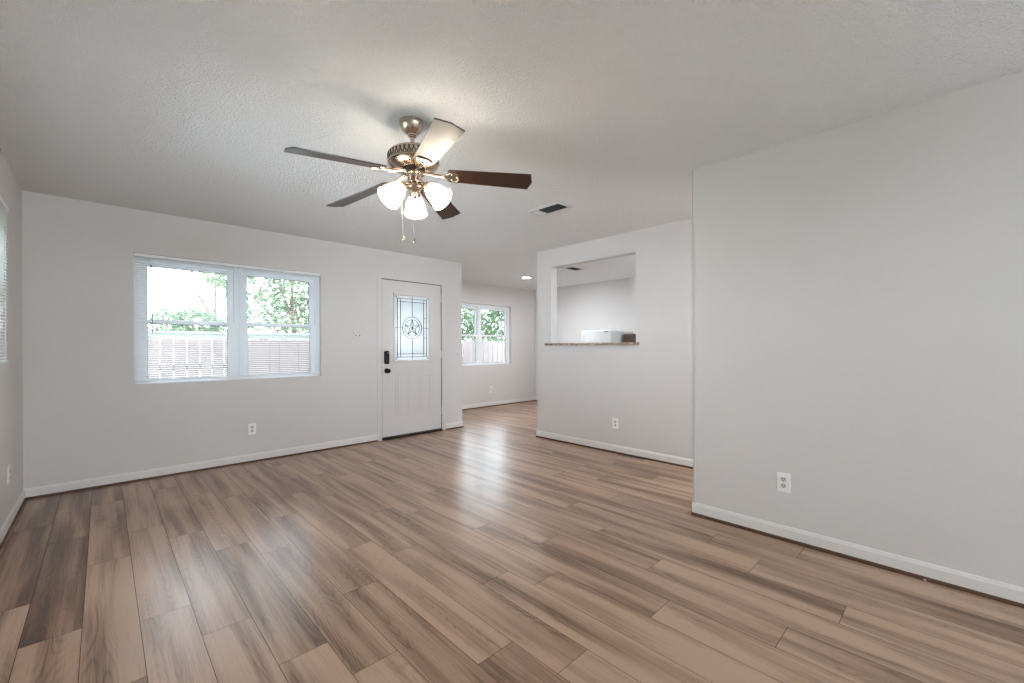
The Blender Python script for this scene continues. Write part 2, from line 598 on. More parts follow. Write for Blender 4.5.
W1 = (0.20, 1.825, 0.868, 2.05)
W3 = (4.55, 6.175, 0.84, 2.035)
W2 = (1.20, 4.165, 1.12, 2.05)
DR = (2.552, 3.521, 0.0, 2.095)
wall('wall_far', 'x', YF, YF + WT, XL, XE, [W1, DR])
wall('wall_left', 'y', XL - WT, XL, YB - WT, YF + WT, [W2])
wall('wall_back', 'x', YB - WT, YB, XL, XP2, [(-0.38, 0.72, 0.0, 2.30), (0.82, 4.04, 1.81, 2.37)])
wall('wall_right', 'y', XR, XR + 0.115, -1.30, YR)
wall('wall_kitchen', 'y', XP, XP2, YB, YP, [(2.385, 3.585, 1.207, 2.212)])
wall('wall_entry', 'y', XE - WT, XE, YF + WT, YD + WT)
wall('wall_dining', 'x', YD, YD + WT, XE, XK + WT, [W3])
wall('wall_east', 'y', XK, XK + WT, YK - WT, YD)
wall('wall_south', 'x', YK - WT, YK, XP2, XK, [(4.8, 6.4, 0.95, 2.05)])


# baseboards (white board standing on a thin brown shoe strip)
def base_run(name, shoe, axis, c, s, a0, a1):
    """c: wall face, s: direction into the room (+1/-1), a0..a1 along"""
    bt, st = 0.011, 0.018
    b = bmesh.new()
    # profile: (depth, z)
    prof = [(0, 0.018), (bt, 0.018), (bt, 0.070), (bt * 0.72, 0.077), (bt * 0.45, 0.086), (0, 0.088)]
    prof2 = [(0, 0.0), (st, 0.0), (st, 0.010), (st * 0.85, 0.016), (bt, 0.0185), (0, 0.0185)]
    for prf, nm, m in ((prof, name, TRIMW), (prof2, shoe, SHOE)):
        bm = bmesh.new()
        e = 0.0 if nm == name else 0.004
        ends = []
        for a in (a0 - (e if a0 in OPEN_ENDS else 0), a1 + (e if a1 in OPEN_ENDS else 0)):
            ends.append([bm.verts.new((a, c + s * d, z) if axis == 'x' else (c + s * d, a, z)) for d, z in prf])
        n = len(prf)
        for i in range(n):
            j = (i + 1) % n
            bm.faces.new((ends[0][i], ends[0][j], ends[1][j], ends[1][i]))
        bm.faces.new(ends[0]); bm.faces.new(ends[1][::-1])
        struct(nm, bm, m)


OPEN_ENDS = {YR + 0.011, YP + 0.011, XE + 0.011}
base_run('baseboard_left', 'trim_1', 'y', XL, 1, YB, YF)
base_run('baseboard_far', 'trim_2', 'x', YF, -1, XL, 2.515)
base_run('baseboard_entry', 'trim_3', 'x', YF, -1, 3.557, XE + 0.011)
base_run('baseboard_return', 'trim_4', 'y', XE, 1, YF - 0.011, YD)
base_run('baseboard_dining', 'trim_5', 'x', YD, -1, XE, XK)
base_run('baseboard_east', 'trim_6', 'y', XK, -1, YK, YD)
base_run('baseboard_kitchen', 'trim_7', 'y', XP, -1, YB, YP + 0.011)
base_run('baseboard_right', 'trim_8', 'y', XR, -1, -1.30, YR + 0.011)
# thin corner strip on the free edge of the right wall
struct('trim_9', box(XR - 0.004, XR + 0.0005, YR - 0.012, YR + 0.003, 0.086, H), WALL)
struct('trim_10', box(XR - 0.004, XR + 0.115, YR, YR + 0.004, 0.0, H), WALL)


# ------------------------------------------------------------------ windows
def window_unit(name, loc, rz, W, Hh, units=2, double=True):
    """local x along wall, y outwards, z up; origin at the lower left corner of the opening on the room face"""
    root = empty(name, loc, rz)
    root['kind'] = 'structure'
    y0, y1 = 0.055, 0.135
    fr = 0.045
    bm = bmesh.new()
    bx(bm, 0, fr, y0, y1, 0, Hh); bx(bm, W - fr, W, y0, y1, 0, Hh)
    bx(bm, fr, W - fr, y0, y1, Hh - fr, Hh); bx(bm, fr, W - fr, y0, y1, 0, 0.02)
    mw = 0.07
    for u in range(1, units):
        c = W * u / units
        bx(bm, c - mw / 2, c + mw / 2, y0 + 0.012, y1, 0.02, Hh - fr)
    obj('window_frame', bm, VINYL, root)
    for u in range(units):
        a = fr if u == 0 else W * u / units + mw / 2
        b = W - fr if u == units - 1 else W * (u + 1) / units - mw / 2
        mid = Hh * 0.475
        st = 0.052
        for nm, z0, z1, ya, yb in (('upper_sash', mid - 0.012, Hh - fr, y0 + 0.045, y0 + 0.07), ('lower_sash', 0.02, mid + 0.03, y0 + 0.012, y0 + 0.04)):
            rb = 0.016 if nm == 'lower_sash' else 0.03
            rt = 0.038 if nm == 'lower_sash' else 0.052
            s = bmesh.new()
            bx(s, a, a + st, ya, yb, z0, z1); bx(s, b - st, b, ya, yb, z0, z1)
            bx(s, a + st, b - st, ya, yb, z1 - rt, z1); bx(s, a + st, b - st, ya, yb, z0, z0 + rb)
            so = obj(nm, s, VINYL, root)
            # dark glazing gasket round the pane
            gk = bmesh.new()
            g = 0.004
            yy0, yy1 = (ya + yb) / 2 - 0.006, (ya + yb) / 2 + 0.006
            bx(gk, a + st, a + st + g, yy0, yy1, z0 + rb, z1 - rt); bx(gk, b - st - g, b - st, yy0, yy1, z0 + rb, z1 - rt)
            bx(gk, a + st + g, b - st - g, yy0, yy1, z1 - rt - g, z1 - rt); bx(gk, a + st + g, b - st - g, yy0, yy1, z0 + rb, z0 + rb + g)
            obj('gasket', gk, GASKET, so)
            p = box(a + st + g, b - st - g, (ya + yb) / 2 - 0.002, (ya + yb) / 2 + 0.002, z0 + rb + g, z1 - rt - g)
            obj('pane', p, GLASS, so)
    return root


window_unit('window_1', (W1[0], YF, W1[2]), 0, W1[1] - W1[0], W1[3] - W1[2])
window_unit('window_3', (W3[0], YD, W3[2]), 0, W3[1] - W3[0], W3[3] - W3[2])
window_unit('window_2', (XL, W2[0], W2[2]), math.pi / 2, W2[1] - W2[0], W2[3] - W2[2], units=3)
window_unit('added_window_4', (6.4, YK, 0.95), math.pi, 1.6, 1.1)  # unseen kitchen window added as an opening for fill light
window_unit('added_window_5', (4.04, YB, 1.81), math.pi, 3.22, 0.56, units=3)  # unseen clerestory added so light reaches the far wall

# glazed door added unseen behind the camera to let fill light in
def added_glass_door(name, loc, rz, W, spans):
    root = empty(name, loc, rz)
    root['kind'] = 'structure'
    bm = bmesh.new()
    bx(bm, 0, 0.05, 0.03, 0.12, 0, 2.30); bx(bm, W - 0.05, W, 0.03, 0.12, 0, 2.30)
    bx(bm, 0.05, W - 0.05, 0.03, 0.12, 2.25, 2.30); bx(bm, 0.05, W - 0.05, 0.03, 0.12, 0, 0.03)
    obj('door_frame', bm, VINYL, root)
    for a, b, y in spans:
        bm = bmesh.new()
        bx(bm, a, a + 0.06, y - 0.015, y + 0.015, 0.03, 2.25); bx(bm, b - 0.06, b, y - 0.015, y + 0.015, 0.03, 2.25)
        bx(bm, a + 0.06, b - 0.06, y - 0.015, y + 0.015, 2.18, 2.25); bx(bm, a + 0.06, b - 0.06, y - 0.015, y + 0.015, 0.03, 0.12)
        so = obj('door_panel', bm, VINYL, root)
        obj('pane', box(a + 0.06, b - 0.06, y - 0.003, y + 0.003, 0.12, 2.18), GLASS, so)


added_glass_door('added_door_2', (0.72, YB, 0), math.pi, 1.10, ((0.05, 1.05, 0.07),))


# ------------------------------------------------------------------ blinds
def blind(loc, rz, W, Hh, label, wand=True, pitch=0.0205, tilt=0.03):
    """local: x along window, y towards outside, z up; hangs in the window recess"""
    t = thing('window_blind', label, 'blind', loc, rz, 'white mini blinds')
    ya, yb = 0.006, 0.034
    bm = bmesh.new()
    bx(bm, 0.004, W - 0.004, ya - 0.002, yb + 0.002, Hh - 0.030, Hh - 0.002, bev=0.002)
    obj('headrail', bm, SLAT, t)
    bm = bmesh.new()
    n = int((Hh - 0.030 - 0.026) / pitch)
    zt = Hh - 0.030 - 0.012
    for i in range(n):
        z = zt - i * pitch
        # slightly crowned slat: three strips
        pr = [(ya + 0.0015, z - tilt * 0.012), (ya + 0.0095, z + 0.0012), (ya + 0.0185, z + 0.0012), (yb - 0.0015, z + tilt * 0.012)]
        lo = [[bm.verts.new((x, y, zz - 0.0005)) for y, zz in pr] for x in (0.008, W - 0.008)]
        hi = [[bm.verts.new((x, y, zz + 0.0005)) for y, zz in pr] for x in (0.008, W - 0.008)]
        for k in range(3):
            bm.faces.new((lo[0][k], lo[1][k], lo[1][k + 1], lo[0][k + 1]))
            bm.faces.new((hi[0][k], hi[0][k + 1], hi[1][k + 1], hi[1][k]))
        bm.faces.new((lo[0][0], hi[0][0], hi[1][0], lo[1][0])); bm.faces.new((lo[0][3], lo[1][3], hi[1][3], hi[0][3]))
    obj('slats', bm, SLAT, t)
    zb = zt - n * pitch
    obj('bottom_rail', box(0.006, W - 0.006, ya, yb, zb - 0.010, zb + 0.006, bev=0.002), SLAT, t)
    k = 5 if W > 2 else 3
    for i in range(k):
        x = 0.115 + i * (W - 0.23) / (k - 1)
        bm = bmesh.new()
        for yy in (ya - 0.0005, yb + 0.0005):
            tube(bm, [(x, yy, zb), (x, yy, Hh - 0.03)], 0.0008, 5)
        obj('ladder_cord', bm, CORD, t)
    if wand:
        bm = bmesh.new()
        tube(bm, [(0.118, -0.012, Hh - 0.10), (0.123, -0.014, Hh - 0.4), (0.127, -0.014, Hh - 0.72)], 0.0045, 8)
        wo = obj('tilt_wand', bm, WAND, t, True)
        bm = bmesh.new()
        tube(bm, [(0.118, 0.004, Hh - 0.022), (0.118, -0.011, Hh - 0.03), (0.118, -0.012, Hh - 0.10)], 0.0018, 6)
        obj('hook', bm, CORD, wo, True)
    return t


blind((W1[0], YF, W1[2]), 0, W1[1] - W1[0], W1[3] - W1[2], 'long white mini blind with grey wand across the double window beside front door')
b2 = blind((XL + 0.036, W2[0] - 0.03, W2[2] - 0.02), math.pi / 2, W2[1] - W2[0] - 0.02, W2[3] - W2[2] + 0.05,
           'white mini blind on the left wall, only its slat ends showing at photo edge', wand=False, tilt=0.0)

# ------------------------------------------------------------------ front door
d = empty('door_1', (0, YF, 0))
d['kind'] = 'structure'
X0, X1 = 2.5816, 3.4913
bm = bmesh.new()
bx(bm, DR[0], X0 - 0.004, 0.0, WT, 0, DR[3]); bx(bm, X1 + 0.004, DR[1], 0.0, WT, 0, DR[3])
bx(bm, X0 - 0.004, X1 + 0.004, 0.0, WT, 2.078, DR[3])
bx(bm, X0 - 0.004, X0 + 0.012, 0.060, 0.075, 0, 2.078); bx(bm, X1 - 0.012, X1 + 0.004, 0.060, 0.075, 0, 2.078)
bx(bm, X0, X1, 0.060, 0.075, 2.06, 2.078)
obj('door_jamb', bm, DOORP, d)
bm = bmesh.new()
bx(bm, 2.515, 2.566, -0.006, 0.0, 0, 2.135, bev=0.002); bx(bm, 3.507, 3.557, -0.006, 0.0, 0, 2.135, bev=0.002)
bx(bm, 2.566, 3.507, -0.006, 0.0, 2.086, 2.135, bev=0.002)
obj('door_casing', bm, DOORP, d)
bm = bmesh.new()
bx(bm, X0 - 0.0039, X0 - 0.0001, 0.004, 0.05, 0.025, 2.0779); bx(bm, X1 + 0.0001, X1 + 0.0039, 0.004, 0.05, 0.025, 2.0779)
bx(bm, X0 - 0.0001, X1 + 0.0001, 0.004, 0.05, 2.0702, 2.0779)
obj('gap_shade_strip', bm, SLOT, d)  # dark strip standing in for the shade in the gap round the door
obj('threshold', box(X0 - 0.004, X1 + 0.004, -0.02, WT, 0.0, 0.024, bev=0.004), SLOT, d)
LX0, LX1, LZ0, LZ1 = 2.757, 3.310, 1.004, 1.902      # door light
f0, f1 = 0.012, 0.056
z0, z1 = 0.034, 2.070
bm = bmesh.new()
bx(bm, X0, LX0 + 0.02, f0, f1, z0, z1); bx(bm, LX1 - 0.02, X1, f0, f1, z0, z1)
bx(bm, LX0 + 0.02, LX1 - 0.02, f0, f1, z0, LZ0 + 0.02); bx(bm, LX0 + 0.02, LX1 - 0.02, f0, f1, LZ1 - 0.02, z1)
# two embossed panels
for a, b in ((2.775, 2.972), (3.110, 3.312)):
    for k, (i0, i1, hgt) in enumerate(((0, 0.014, 0.003),)):
        p0, p1, q0, q1 = a + i0, b - i0, 0.292 + i0, 0.824 - i0
        t_ = i1 - i0
        bx(bm, p0, p0 + t_, f0 - hgt, f0, q0, q1, bev=0.002); bx(bm, p1 - t_, p1, f0 - hgt, f0, q0, q1, bev=0.002)
        bx(bm, p0 + t_, p1 - t_, f0 - hgt, f0, q0, q0 + t_, bev=0.002); bx(bm, p0 + t_, p1 - t_, f0 - hgt, f0, q1 - t_, q1, bev=0.002)
    bx(bm, a + 0.034, b - 0.034, f0 - 0.003, f0, 0.326, 0.790, bev=0.0028)
slab = obj('door_leaf', bm, DOORP, d)
bm = bmesh.new()
fw = 0.012
bx(bm, LX0 - 0.012, LX0 + fw, f0 - 0.010, f0 + 0.01, LZ0 - 0.012, LZ1 + 0.012, bev=0.003)
bx(bm, LX1 - fw, LX1 + 0.012, f0 - 0.010, f0 + 0.01, LZ0 - 0.012, LZ1 + 0.012, bev=0.003)
bx(bm, LX0 + fw, LX1 - fw, f0 - 0.010, f0 + 0.01, LZ0 - 0.012, LZ0 + fw, bev=0.003)
bx(bm, LX0 + fw, LX1 - fw, f0 - 0.010, f0 + 0.01, LZ1 - fw, LZ1 + 0.012, bev=0.003)
obj('glass_frame', bm, DOORP, slab)
gx0, gx1, gz0, gz1 = LX0 + fw, LX1 - fw, LZ0 + fw, LZ1 - fw
cx, cz = (gx0 + gx1) / 2 - 0.002, 1.455
ix0, ix1, iz0, iz1 = gx0 + 0.043, gx1 - 0.043, gz0 + 0.046, gz1 - 0.046
jx0, jx1, jz0, jz1 = ix0 + 0.042, ix1 - 0.042, iz0 + 0.040, iz1 - 0.040
gy = 0.024
obj('leaded_glass', box(jx0, jx1, gy - 0.003, gy + 0.003, jz0, jz1), LITE, slab)
bm = bmesh.new()
bx(bm, gx0, jx0, gy - 0.003, gy + 0.003, gz0, gz1); bx(bm, jx1, gx1, gy - 0.003, gy + 0.003, gz0, gz1)
bx(bm, jx0, jx1, gy - 0.003, gy + 0.003, gz0, jz0); bx(bm, jx0, jx1, gy - 0.003, gy + 0.003, jz1, gz1)
obj('bevelled_glass', bm, BEVEL, slab)
bm = bmesh.new()


def bar(p, q, wd=0.005):
    p = Vector((p[0], p[1])); q = Vector((q[0], q[1]))
    dd = (q - p).normalized(); n = Vector((-dd.y, dd.x)) * wd / 2
    pts = [p + n, q + n, q - n, p - n]
    lo = [bm.verts.new((v.x, gy - 0.007, v.y)) for v in pts]
    hi = [bm.verts.new((v.x, gy + 0.004, v.y)) for v in pts]
    bm.faces.new(lo); bm.faces.new(hi[::-1])
    for i in range(4):
        j = (i + 1) % 4
        bm.faces.new((lo[i], hi[i], hi[j], lo[j]))


def ringbar(r, wd=0.006, n=40):
    for i in range(n):
        a, b = 2 * math.pi * i / n, 2 * math.pi * (i + 1) / n
        bar((cx + r * math.cos(a), cz + r * math.sin(a)), (cx + r * math.cos(b), cz + r * math.sin(b)), wd)


for a0, a1, b0, b1 in ((gx0, gx1, gz0, gz1), (ix0, ix1, iz0, iz1), (jx0, jx1, jz0, jz1)):
    wd = 0.007
    bar((a0, b0), (a0, b1), wd); bar((a1, b0), (a1, b1), wd); bar((a0, b0), (a1, b0), wd); bar((a0, b1), (a1, b1), wd)
for a, b in (((gx0, gz0), (ix0, iz0)), ((gx1, gz0), (ix1, iz0)), ((gx0, gz1), (ix0, iz1)), ((gx1, gz1), (ix1, iz1))):
    bar(a, b, 0.006)
RO, RI = 0.146, 0.112
bar((cx, cz + RO), (cx, gz1)); bar((cx, gz0), (cx, cz - RO)); bar((gx0, cz), (cx - RO, cz)); bar((cx + RO, cz), (gx1, cz))
for zz in (cz + 0.135, cz - 0.135):
    bar((ix0, zz), (jx0, zz)); bar((jx1, zz), (ix1, zz))
bar((jx0, iz0), (jx0, jz0)); bar((jx1, iz0), (jx1, jz0)); bar((jx0, iz1), (jx0, jz1)); bar((jx1, iz1), (jx1, jz1))
bar((ix0, jz0), (jx0, jz0)); bar((ix1, jz0), (jx1, jz0)); bar((ix0, jz1), (jx0, jz1)); bar((ix1, jz1), (jx1, jz1))
ringbar(RO); ringbar(RI)
tips = [(cx + RI * math.cos(math.pi / 2 + i * 2 * math.pi / 5), cz + RI * math.sin(math.pi / 2 + i * 2 * math.pi / 5)) for i in range(5)]
inn = [(cx + RI * 0.40 * math.cos(math.pi / 2 + (i + .5) * 2 * math.pi / 5), cz + RI * 0.40 * math.sin(math.pi / 2 + (i + .5) * 2 * math.pi / 5)) for i in range(5)]
for i in range(5):
    bar(tips[i], inn[i]); bar(inn[i], tips[(i + 1) % 5])
    bar((cx, cz), tips[i], 0.0035); bar((cx, cz), inn[i], 0.0035)
obj('came', bm, CAME, slab)
# keypad deadbolt and knob
bm = bmesh.new()
prism(bm, [(-0.033, -0.075), (-0.022, -0.086), (0.022, -0.086), (0.033, -0.075), (0.033, 0.075), (0.022, 0.086), (-0.022, 0.086), (-0.033, 0.075)], 0, 0.024,
      Matrix.Translation((2.646, f0, 1.061)) @ Matrix.Rotation(math.pi / 2, 4, 'X'))
bmesh.ops.bevel(bm, geom=[e for e in bm.edges], offset=0.004, segments=2, affect='EDGES')
lk = obj('keypad_lock', bm, BLACK, slab, True)
obj('status_light', box(2.651, 2.661, f0 - 0.026, f0 - 0.022, 1.116, 1.124), PLATE, lk)
bm = bmesh.new()
lathe(bm, [(0, 0), (0.034, 0), (0.034, 0.006), (0.030, 0.010), (0.014, 0.012), (0.012, 0.03), (0.022, 0.036), (0.029, 0.048), (0.029, 0.058), (0.022, 0.068), (0, 0.070)], 28,
      Matrix.Translation((2.650, f0, 0.888)) @ Matrix.Rotation(math.pi / 2, 4, 'X'))
obj('door_knob', bm, BLACK, slab, True)
for hz in (1.88, 1.09, 0.29):
    bm = bmesh.new()
    bx(bm, X1 - 0.001, X1 + 0.006, -0.002, 0.014, hz - 0.05, hz + 0.05)
    tube(bm, [(X1 + 0.002, 0.002, hz - 0.052), (X1 + 0.002, 0.002, hz + 0.052)], 0.006, 8)
    obj('hinge', bm, STEEL, d)


# ------------------------------------------------------------------ outlets and switch
def make_outlet(loc, rz, label):
    """local: front looks along -y, wall at y = 0, centre at origin"""
    t = thing('wall_outlet', label, 'outlet', loc, rz, 'duplex wall outlets')
    obj('cover_plate', box(-0.036, 0.036, -0.006, 0.0, -0.058, 0.058, bev=0.0025), PLATE, t)
    for sz in (0.0195, -0.0195):
        bm = bmesh.new()
        ol = []
        for i in range(24):
            a = 2 * math.pi * i / 24
            ol.append((0.0172 * math.cos(a), max(-0.0135, min(0.0135, 0.0172 * math.sin(a)))))
        prism(bm, ol, 0, 0.0035, Matrix.Translation((0, -0.0058, sz)) @ Matrix.Rotation(math.pi / 2, 4, 'X'))
        r = obj('receptacle', bm, IVORY, t)
        for sx in (-0.0064, 0.0064):
            obj('slot', box(sx - 0.0022, sx + 0.0022, -0.0100, -0.009, sz - 0.0005, sz + 0.0100), SLOT, r)
        bm = bmesh.new()
        lathe(bm, [(0, 0), (0.0036, 0), (0.0036, 0.0010), (0, 0.0010)], 12, Matrix.Translation((0, -0.009, sz - 0.0075)) @ Matrix.Rotation(math.pi / 2, 4, 'X'))
        obj('ground_hole', bm, SLOT, r)
    bm = bmesh.new()
    lathe(bm, [(0, 0.0), (0.003, 0.0), (0.003, 0.0008), (0, 0.0013)], 10, Matrix.Translation((0, -0.006, 0)) @ Matrix.Rotation(math.pi / 2, 4, 'X'))
    obj('screw', bm, STEEL, t)
    return t


out0 = make_outlet((XR, 0.733, 0.353), -math.pi / 2, 'white duplex outlet low on the large bare wall at right')
for loc, rz, lab in (((XP, 2.642, 0.33), -math.pi / 2, 'white duplex outlet low on the wall beneath the granite ledge'),
                     ((1.121, YF, 0.345), 0, 'white duplex outlet low on the far wall under the window with blinds'),
                     ((5.606, YD, 0.337), 0, 'small white outlet under the window in the far dining area'),
                     ((XL, 4.36, 0.354), math.pi / 2, 'white outlet near the floor on the left wall at photo edge')):
    dup(out0, loc, rz, lab)

t = thing('light_switch', 'white double toggle switch plate on the wall left of the front door', 'switch', (2.26, YF, 1.342))
obj('cover_plate', box(-0.058, 0.058, -0.006, 0.0, -0.058, 0.058, bev=0.0025), WALL, t)
for sx in (-0.023, 0.023):
    bm = bmesh.new()
    bx(bm, sx - 0.005, sx + 0.005, -0.0068, -0.006, -0.012, 0.012)
    f = obj('toggle_slot_shadow', bm, SLOT, t)  # dark block drawn in for the shadow at each toggle
    bm = bmesh.new()
    prism(bm, [(-0.0042, 0.0), (0.0042, 0.0), (0.0035, 0.014), (-0.0035, 0.014)], -0.004, 0.004,
          Matrix.Translation((sx, -0.006, 0.003)) @ Matrix.Rotation(math.radians(65), 4, 'X'))
    obj('toggle', bm, PLATE, f)

# ------------------------------------------------------------------ pass-through ledge and kitchen
bm = bmesh.new()
prism(bm, [(XP - 0.04, 2.347), (XP - 0.001, 2.347), (XP - 0.001, 2.386), (XP2 + 0.002, 2.386), (XP2 + 0.002, 2.33), (XP2 + 0.10, 2.33), (XP2 + 0.10, 3.64),
           (XP2 + 0.002, 3.64), (XP2 + 0.002, 3.584), (XP - 0.001, 3.584), (XP - 0.001, 3.665), (XP - 0.04, 3.665)], 1.2072, 1.2375)
tag(obj('granite_ledge', bm, GRANITE), 'speckled granite ledge along the bottom of the pass-through opening', 'ledge')

fr = thing('refrigerator', 'white refrigerator with small dark badge seen through the pass-through opening', 'refrigerator', (6.13, 3.995, 0))
bm = bmesh.new()
bx(bm, 0.075, 0.735, 0.005, 0.60, 0.03, 1.452, bev=0.008)
obj('cabinet', bm, FRIDGE, fr)
for a, b, nm in ((1.06, 1.474, 'freezer_door'), (0.06, 1.05, 'lower_door')):
    dd = obj(nm, box(0.0, 0.07, 0.0, 0.605, a, b, bev=0.008), FRIDGE, fr)
    if nm == 'freezer_door':
        obj('badge', box(-0.003, 0.0, 0.045, 0.125, 1.435, 1.4495), BADGE, dd)
    bm = bmesh.new()
    zc = a + 0.05 if nm == 'freezer_door' else b - 0.4
    tube(bm, [(0.0, 0.56, zc), (-0.04, 0.56, zc + 0.02), (-0.04, 0.56, zc + 0.28), (0.0, 0.56, zc + 0.30)], 0.01, 8)
    obj('door_handle', bm, FRIDGE, dd, True)
obj('grille', box(0.04, 0.07, 0.01, 0.595, 0.0, 0.055), BADGE, fr)

cb = thing('wooden_cupboard', 'dark wooden cupboard showing just right of the white refrigerator', 'cupboard', (6.45, 3.30, 0))
bm = bmesh.new()
bx(bm, 0, 0.43, 0, 0.64, 0.0, 1.405, bev=0.004)
obj('carcass', bm, CUPB, cb)
for a, b in ((0.01, 0.315), (0.325, 0.63)):
    dd = obj('door', box(-0.02, 0.0, a, b, 0.08, 1.39, bev=0.004), CUPB, cb)
    bm = bmesh.new()
    lathe(bm, [(0, 0), (0.008, 0.0), (0.008, 0.01), (0.014, 0.016), (0.012, 0.024), (0, 0.026)], 16,
          Matrix.Translation((-0.02, b - 0.03 if a < 0.1 else a + 0.03, 0.9)) @ Matrix.Rotation(-math.pi / 2, 4, 'Y'))
    obj('knob', bm, NICKEL, dd, True)


# ------------------------------------------------------------------ ceiling registers
def make_register(loc, rz, label):
    """local: hangs under z = 0, long side along y; blades run along y"""
    t = thing('ceiling_vent', label, 'vent', loc, rz, 'white ceiling vents')
    wx, wy = 0.105, 0.188
    ox, oy0, oy1 = 0.066, -0.150, 0.150
    bm = bmesh.new()
    for a in ((-wx, -ox, -wy, wy), (ox, wx, -wy, wy), (-ox, ox, -wy, oy0), (-ox, ox, oy1, wy)):
        bx(bm, *a, -0.006, 0.0)
    obj('frame', bm, VENTW, t)
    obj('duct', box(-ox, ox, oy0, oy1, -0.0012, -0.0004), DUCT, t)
    bm = bmesh.new()
    for i in range(5):
        x = -ox + 0.013 + i * 0.0265
        v = [(x - 0.004, -0.0135), (x + 0.004, -0.002)]
        q = [bm.verts.new((v[0][0], oy0, v[0][1])), bm.verts.new((v[1][0], oy0, v[1][1])), bm.verts.new((v[1][0] + 0.001, oy0, v[1][1])), bm.verts.new((v[0][0] + 0.001, oy0, v[0][1]))]
        p = [bm.verts.new((u.co.x, 0.088, u.co.z)) for u in q]
        bm.faces.new(q); bm.faces.new(p[::-1])
        for k in range(4):
            bm.faces.new((q[k], q[(k + 1) % 4], p[(k + 1) % 4], p[k]))
    obj('louvres', bm, GASKET, t)
    bm = bmesh.new()
    for i in range(4):
        y = 0.092 + i * 0.015
        vs = [bm.verts.new(c) for c in ((-ox, y, -0.004), (ox, y, -0.004), (ox, y + 0.016, -0.013), (-ox, y + 0.016, -0.013))]
        ws = [bm.verts.new((c.co.x, c.co.y + 0.001, c.co.z + 0.001)) for c in vs]
        bm.faces.new(vs); bm.faces.new(ws[::-1])
        for k in range(4):
            bm.faces.new((vs[k], ws[k], ws[(k + 1) % 4], vs[(k + 1) % 4]))
    obj('side_louvres', bm, VENTW, t)
    return t


v0 = make_register((2.921, 2.533, H), 0, 'white ceiling vent with dark louvres between the fan and the pass-through')
dup(v0, (5.39, 4.205, H), math.pi / 2, 'ceiling vent on the kitchen ceiling glimpsed through the pass-through')

t = thing('recessed_light', 'round lit recessed light in the ceiling of the dining area', 'light', (5.50, 5.345, H))
bm = bmesh.new()
lathe(bm, [(0.072, -0.002), (0.075, -0.008), (0.095, -0.006), (0.098, 0.0)], 40)
obj('trim_ring', bm, VENTW, t, True)
bm = bmesh.new()
lathe(bm, [(0, -0.005), (0.073, -0.005), (0.073, -0.001), (0, -0.001)], 40)
obj('diffuser', bm, DISC, t)

# ------------------------------------------------------------------ ceiling fan
fan = thing('ceiling_fan', 'nickel ceiling fan with five dark blades and three lit glass shades', 'ceiling fan', (1.2353, 2.0835, H))
nrm = Vector((-0.0365, 0.0355, 1)).normalized()
fan.rotation_euler = Vector((0, 0, 1)).rotation_difference(nrm).to_euler()
bm = bmesh.new()
lathe(bm, [(0, 0.004), (0.065, 0.004), (0.066, -0.010), (0.064, -0.024), (0.056, -0.044), (0.042, -0.060), (0.030, -0.069), (0.025, -0.073), (0.025, -0.079), (0, -0.079)], 40)
obj('canopy', bm, NICKEL, fan, True)
bm = bmesh.new()
lathe(bm, [(0, -0.079), (0.019, -0.079), (0.019, -0.086), (0.0115, -0.089), (0.0115, -0.152), (0.020, -0.157), (0.020, -0.165), (0, -0.165)], 24)
obj('downrod', bm, NICKEL, fan, True)
bm = bmesh.new()
lathe(bm, [(0, -0.160), (0.06, -0.160), (0.112, -0.167), (0.130, -0.175), (0.136, -0.181), (0.138, -0.185), (0.138, -0.224), (0.142, -0.229), (0.142, -0.236), (0.134, -0.246), (0.112, -0.258), (0.083, -0.266), (0.068, -0.269), (0, -0.269)], 56)
mo = obj('motor_housing', bm, NICKEL, fan, True)
bm = bmesh.new()
nv = 36
for i in range(nv):
    for s in (-1, 1):
        a = 2 * math.pi * (i + (0.25 if s > 0 else -0.25) * 0) / nv
        a += s * 0.018
        mt = Matrix.Rotation(a, 4, 'Z') @ Matrix.Translation((0.1375, 0, -0.2045)) @ Matrix.Rotation(s * 0.42, 4, 'X')
        vs = [bm.verts.new(mt @ Vector(c)) for c in ((0, -0.0024, -0.018), (0, 0.0024, -0.018), (0, 0.0024, 0.018), (0, -0.0024, 0.018))]
        ws = [bm.verts.new(mt @ Vector(c)) for c in ((0.0014, -0.0024, -0.018), (0.0014, 0.0024, -0.018), (0.0014, 0.0024, 0.018), (0.0014, -0.0024, 0.018))]
        bm.faces.new(vs[::-1]); bm.faces.new(ws)
        for k in range(4):
            bm.faces.new((vs[k], vs[(k + 1) % 4], ws[(k + 1) % 4], ws[k]))
obj('vent_lattice', bm, DARKMETAL, mo)
bm = bmesh.new()
lathe(bm, [(0.048, -0.269), (0.061, -0.271), (0.061, -0.288), (0.048, -0.290)], 40)
obj('flywheel', bm, DARKMETAL, fan, True)

A0 = -0.6286
PIT, DROOP = -0.2282, 0.075
ZB = -0.2853
TIPR, BW, INS = 0.6617, 0.1362, 0.0168


def blade_outline():
    pts = []
    r0 = 0.180
    w0 = 0.104
    # root corners rounded
    for i in range(7):
        a = math.pi / 2 + i * math.pi / 12
        pts.append((r0 + 0.022 + 0.022 * math.cos(a), w0 / 2 - 0.022 + 0.022 * math.sin(a)))
    for i in range(7):
        a = math.pi + i * math.pi / 12
        pts.append((r0 + 0.022 + 0.022 * math.cos(a), -w0 / 2 + 0.022 + 0.022 * math.sin(a)))
    pts += [(TIPR - INS, -BW / 2), (TIPR, 0), (TIPR - INS, BW / 2)]
    return pts


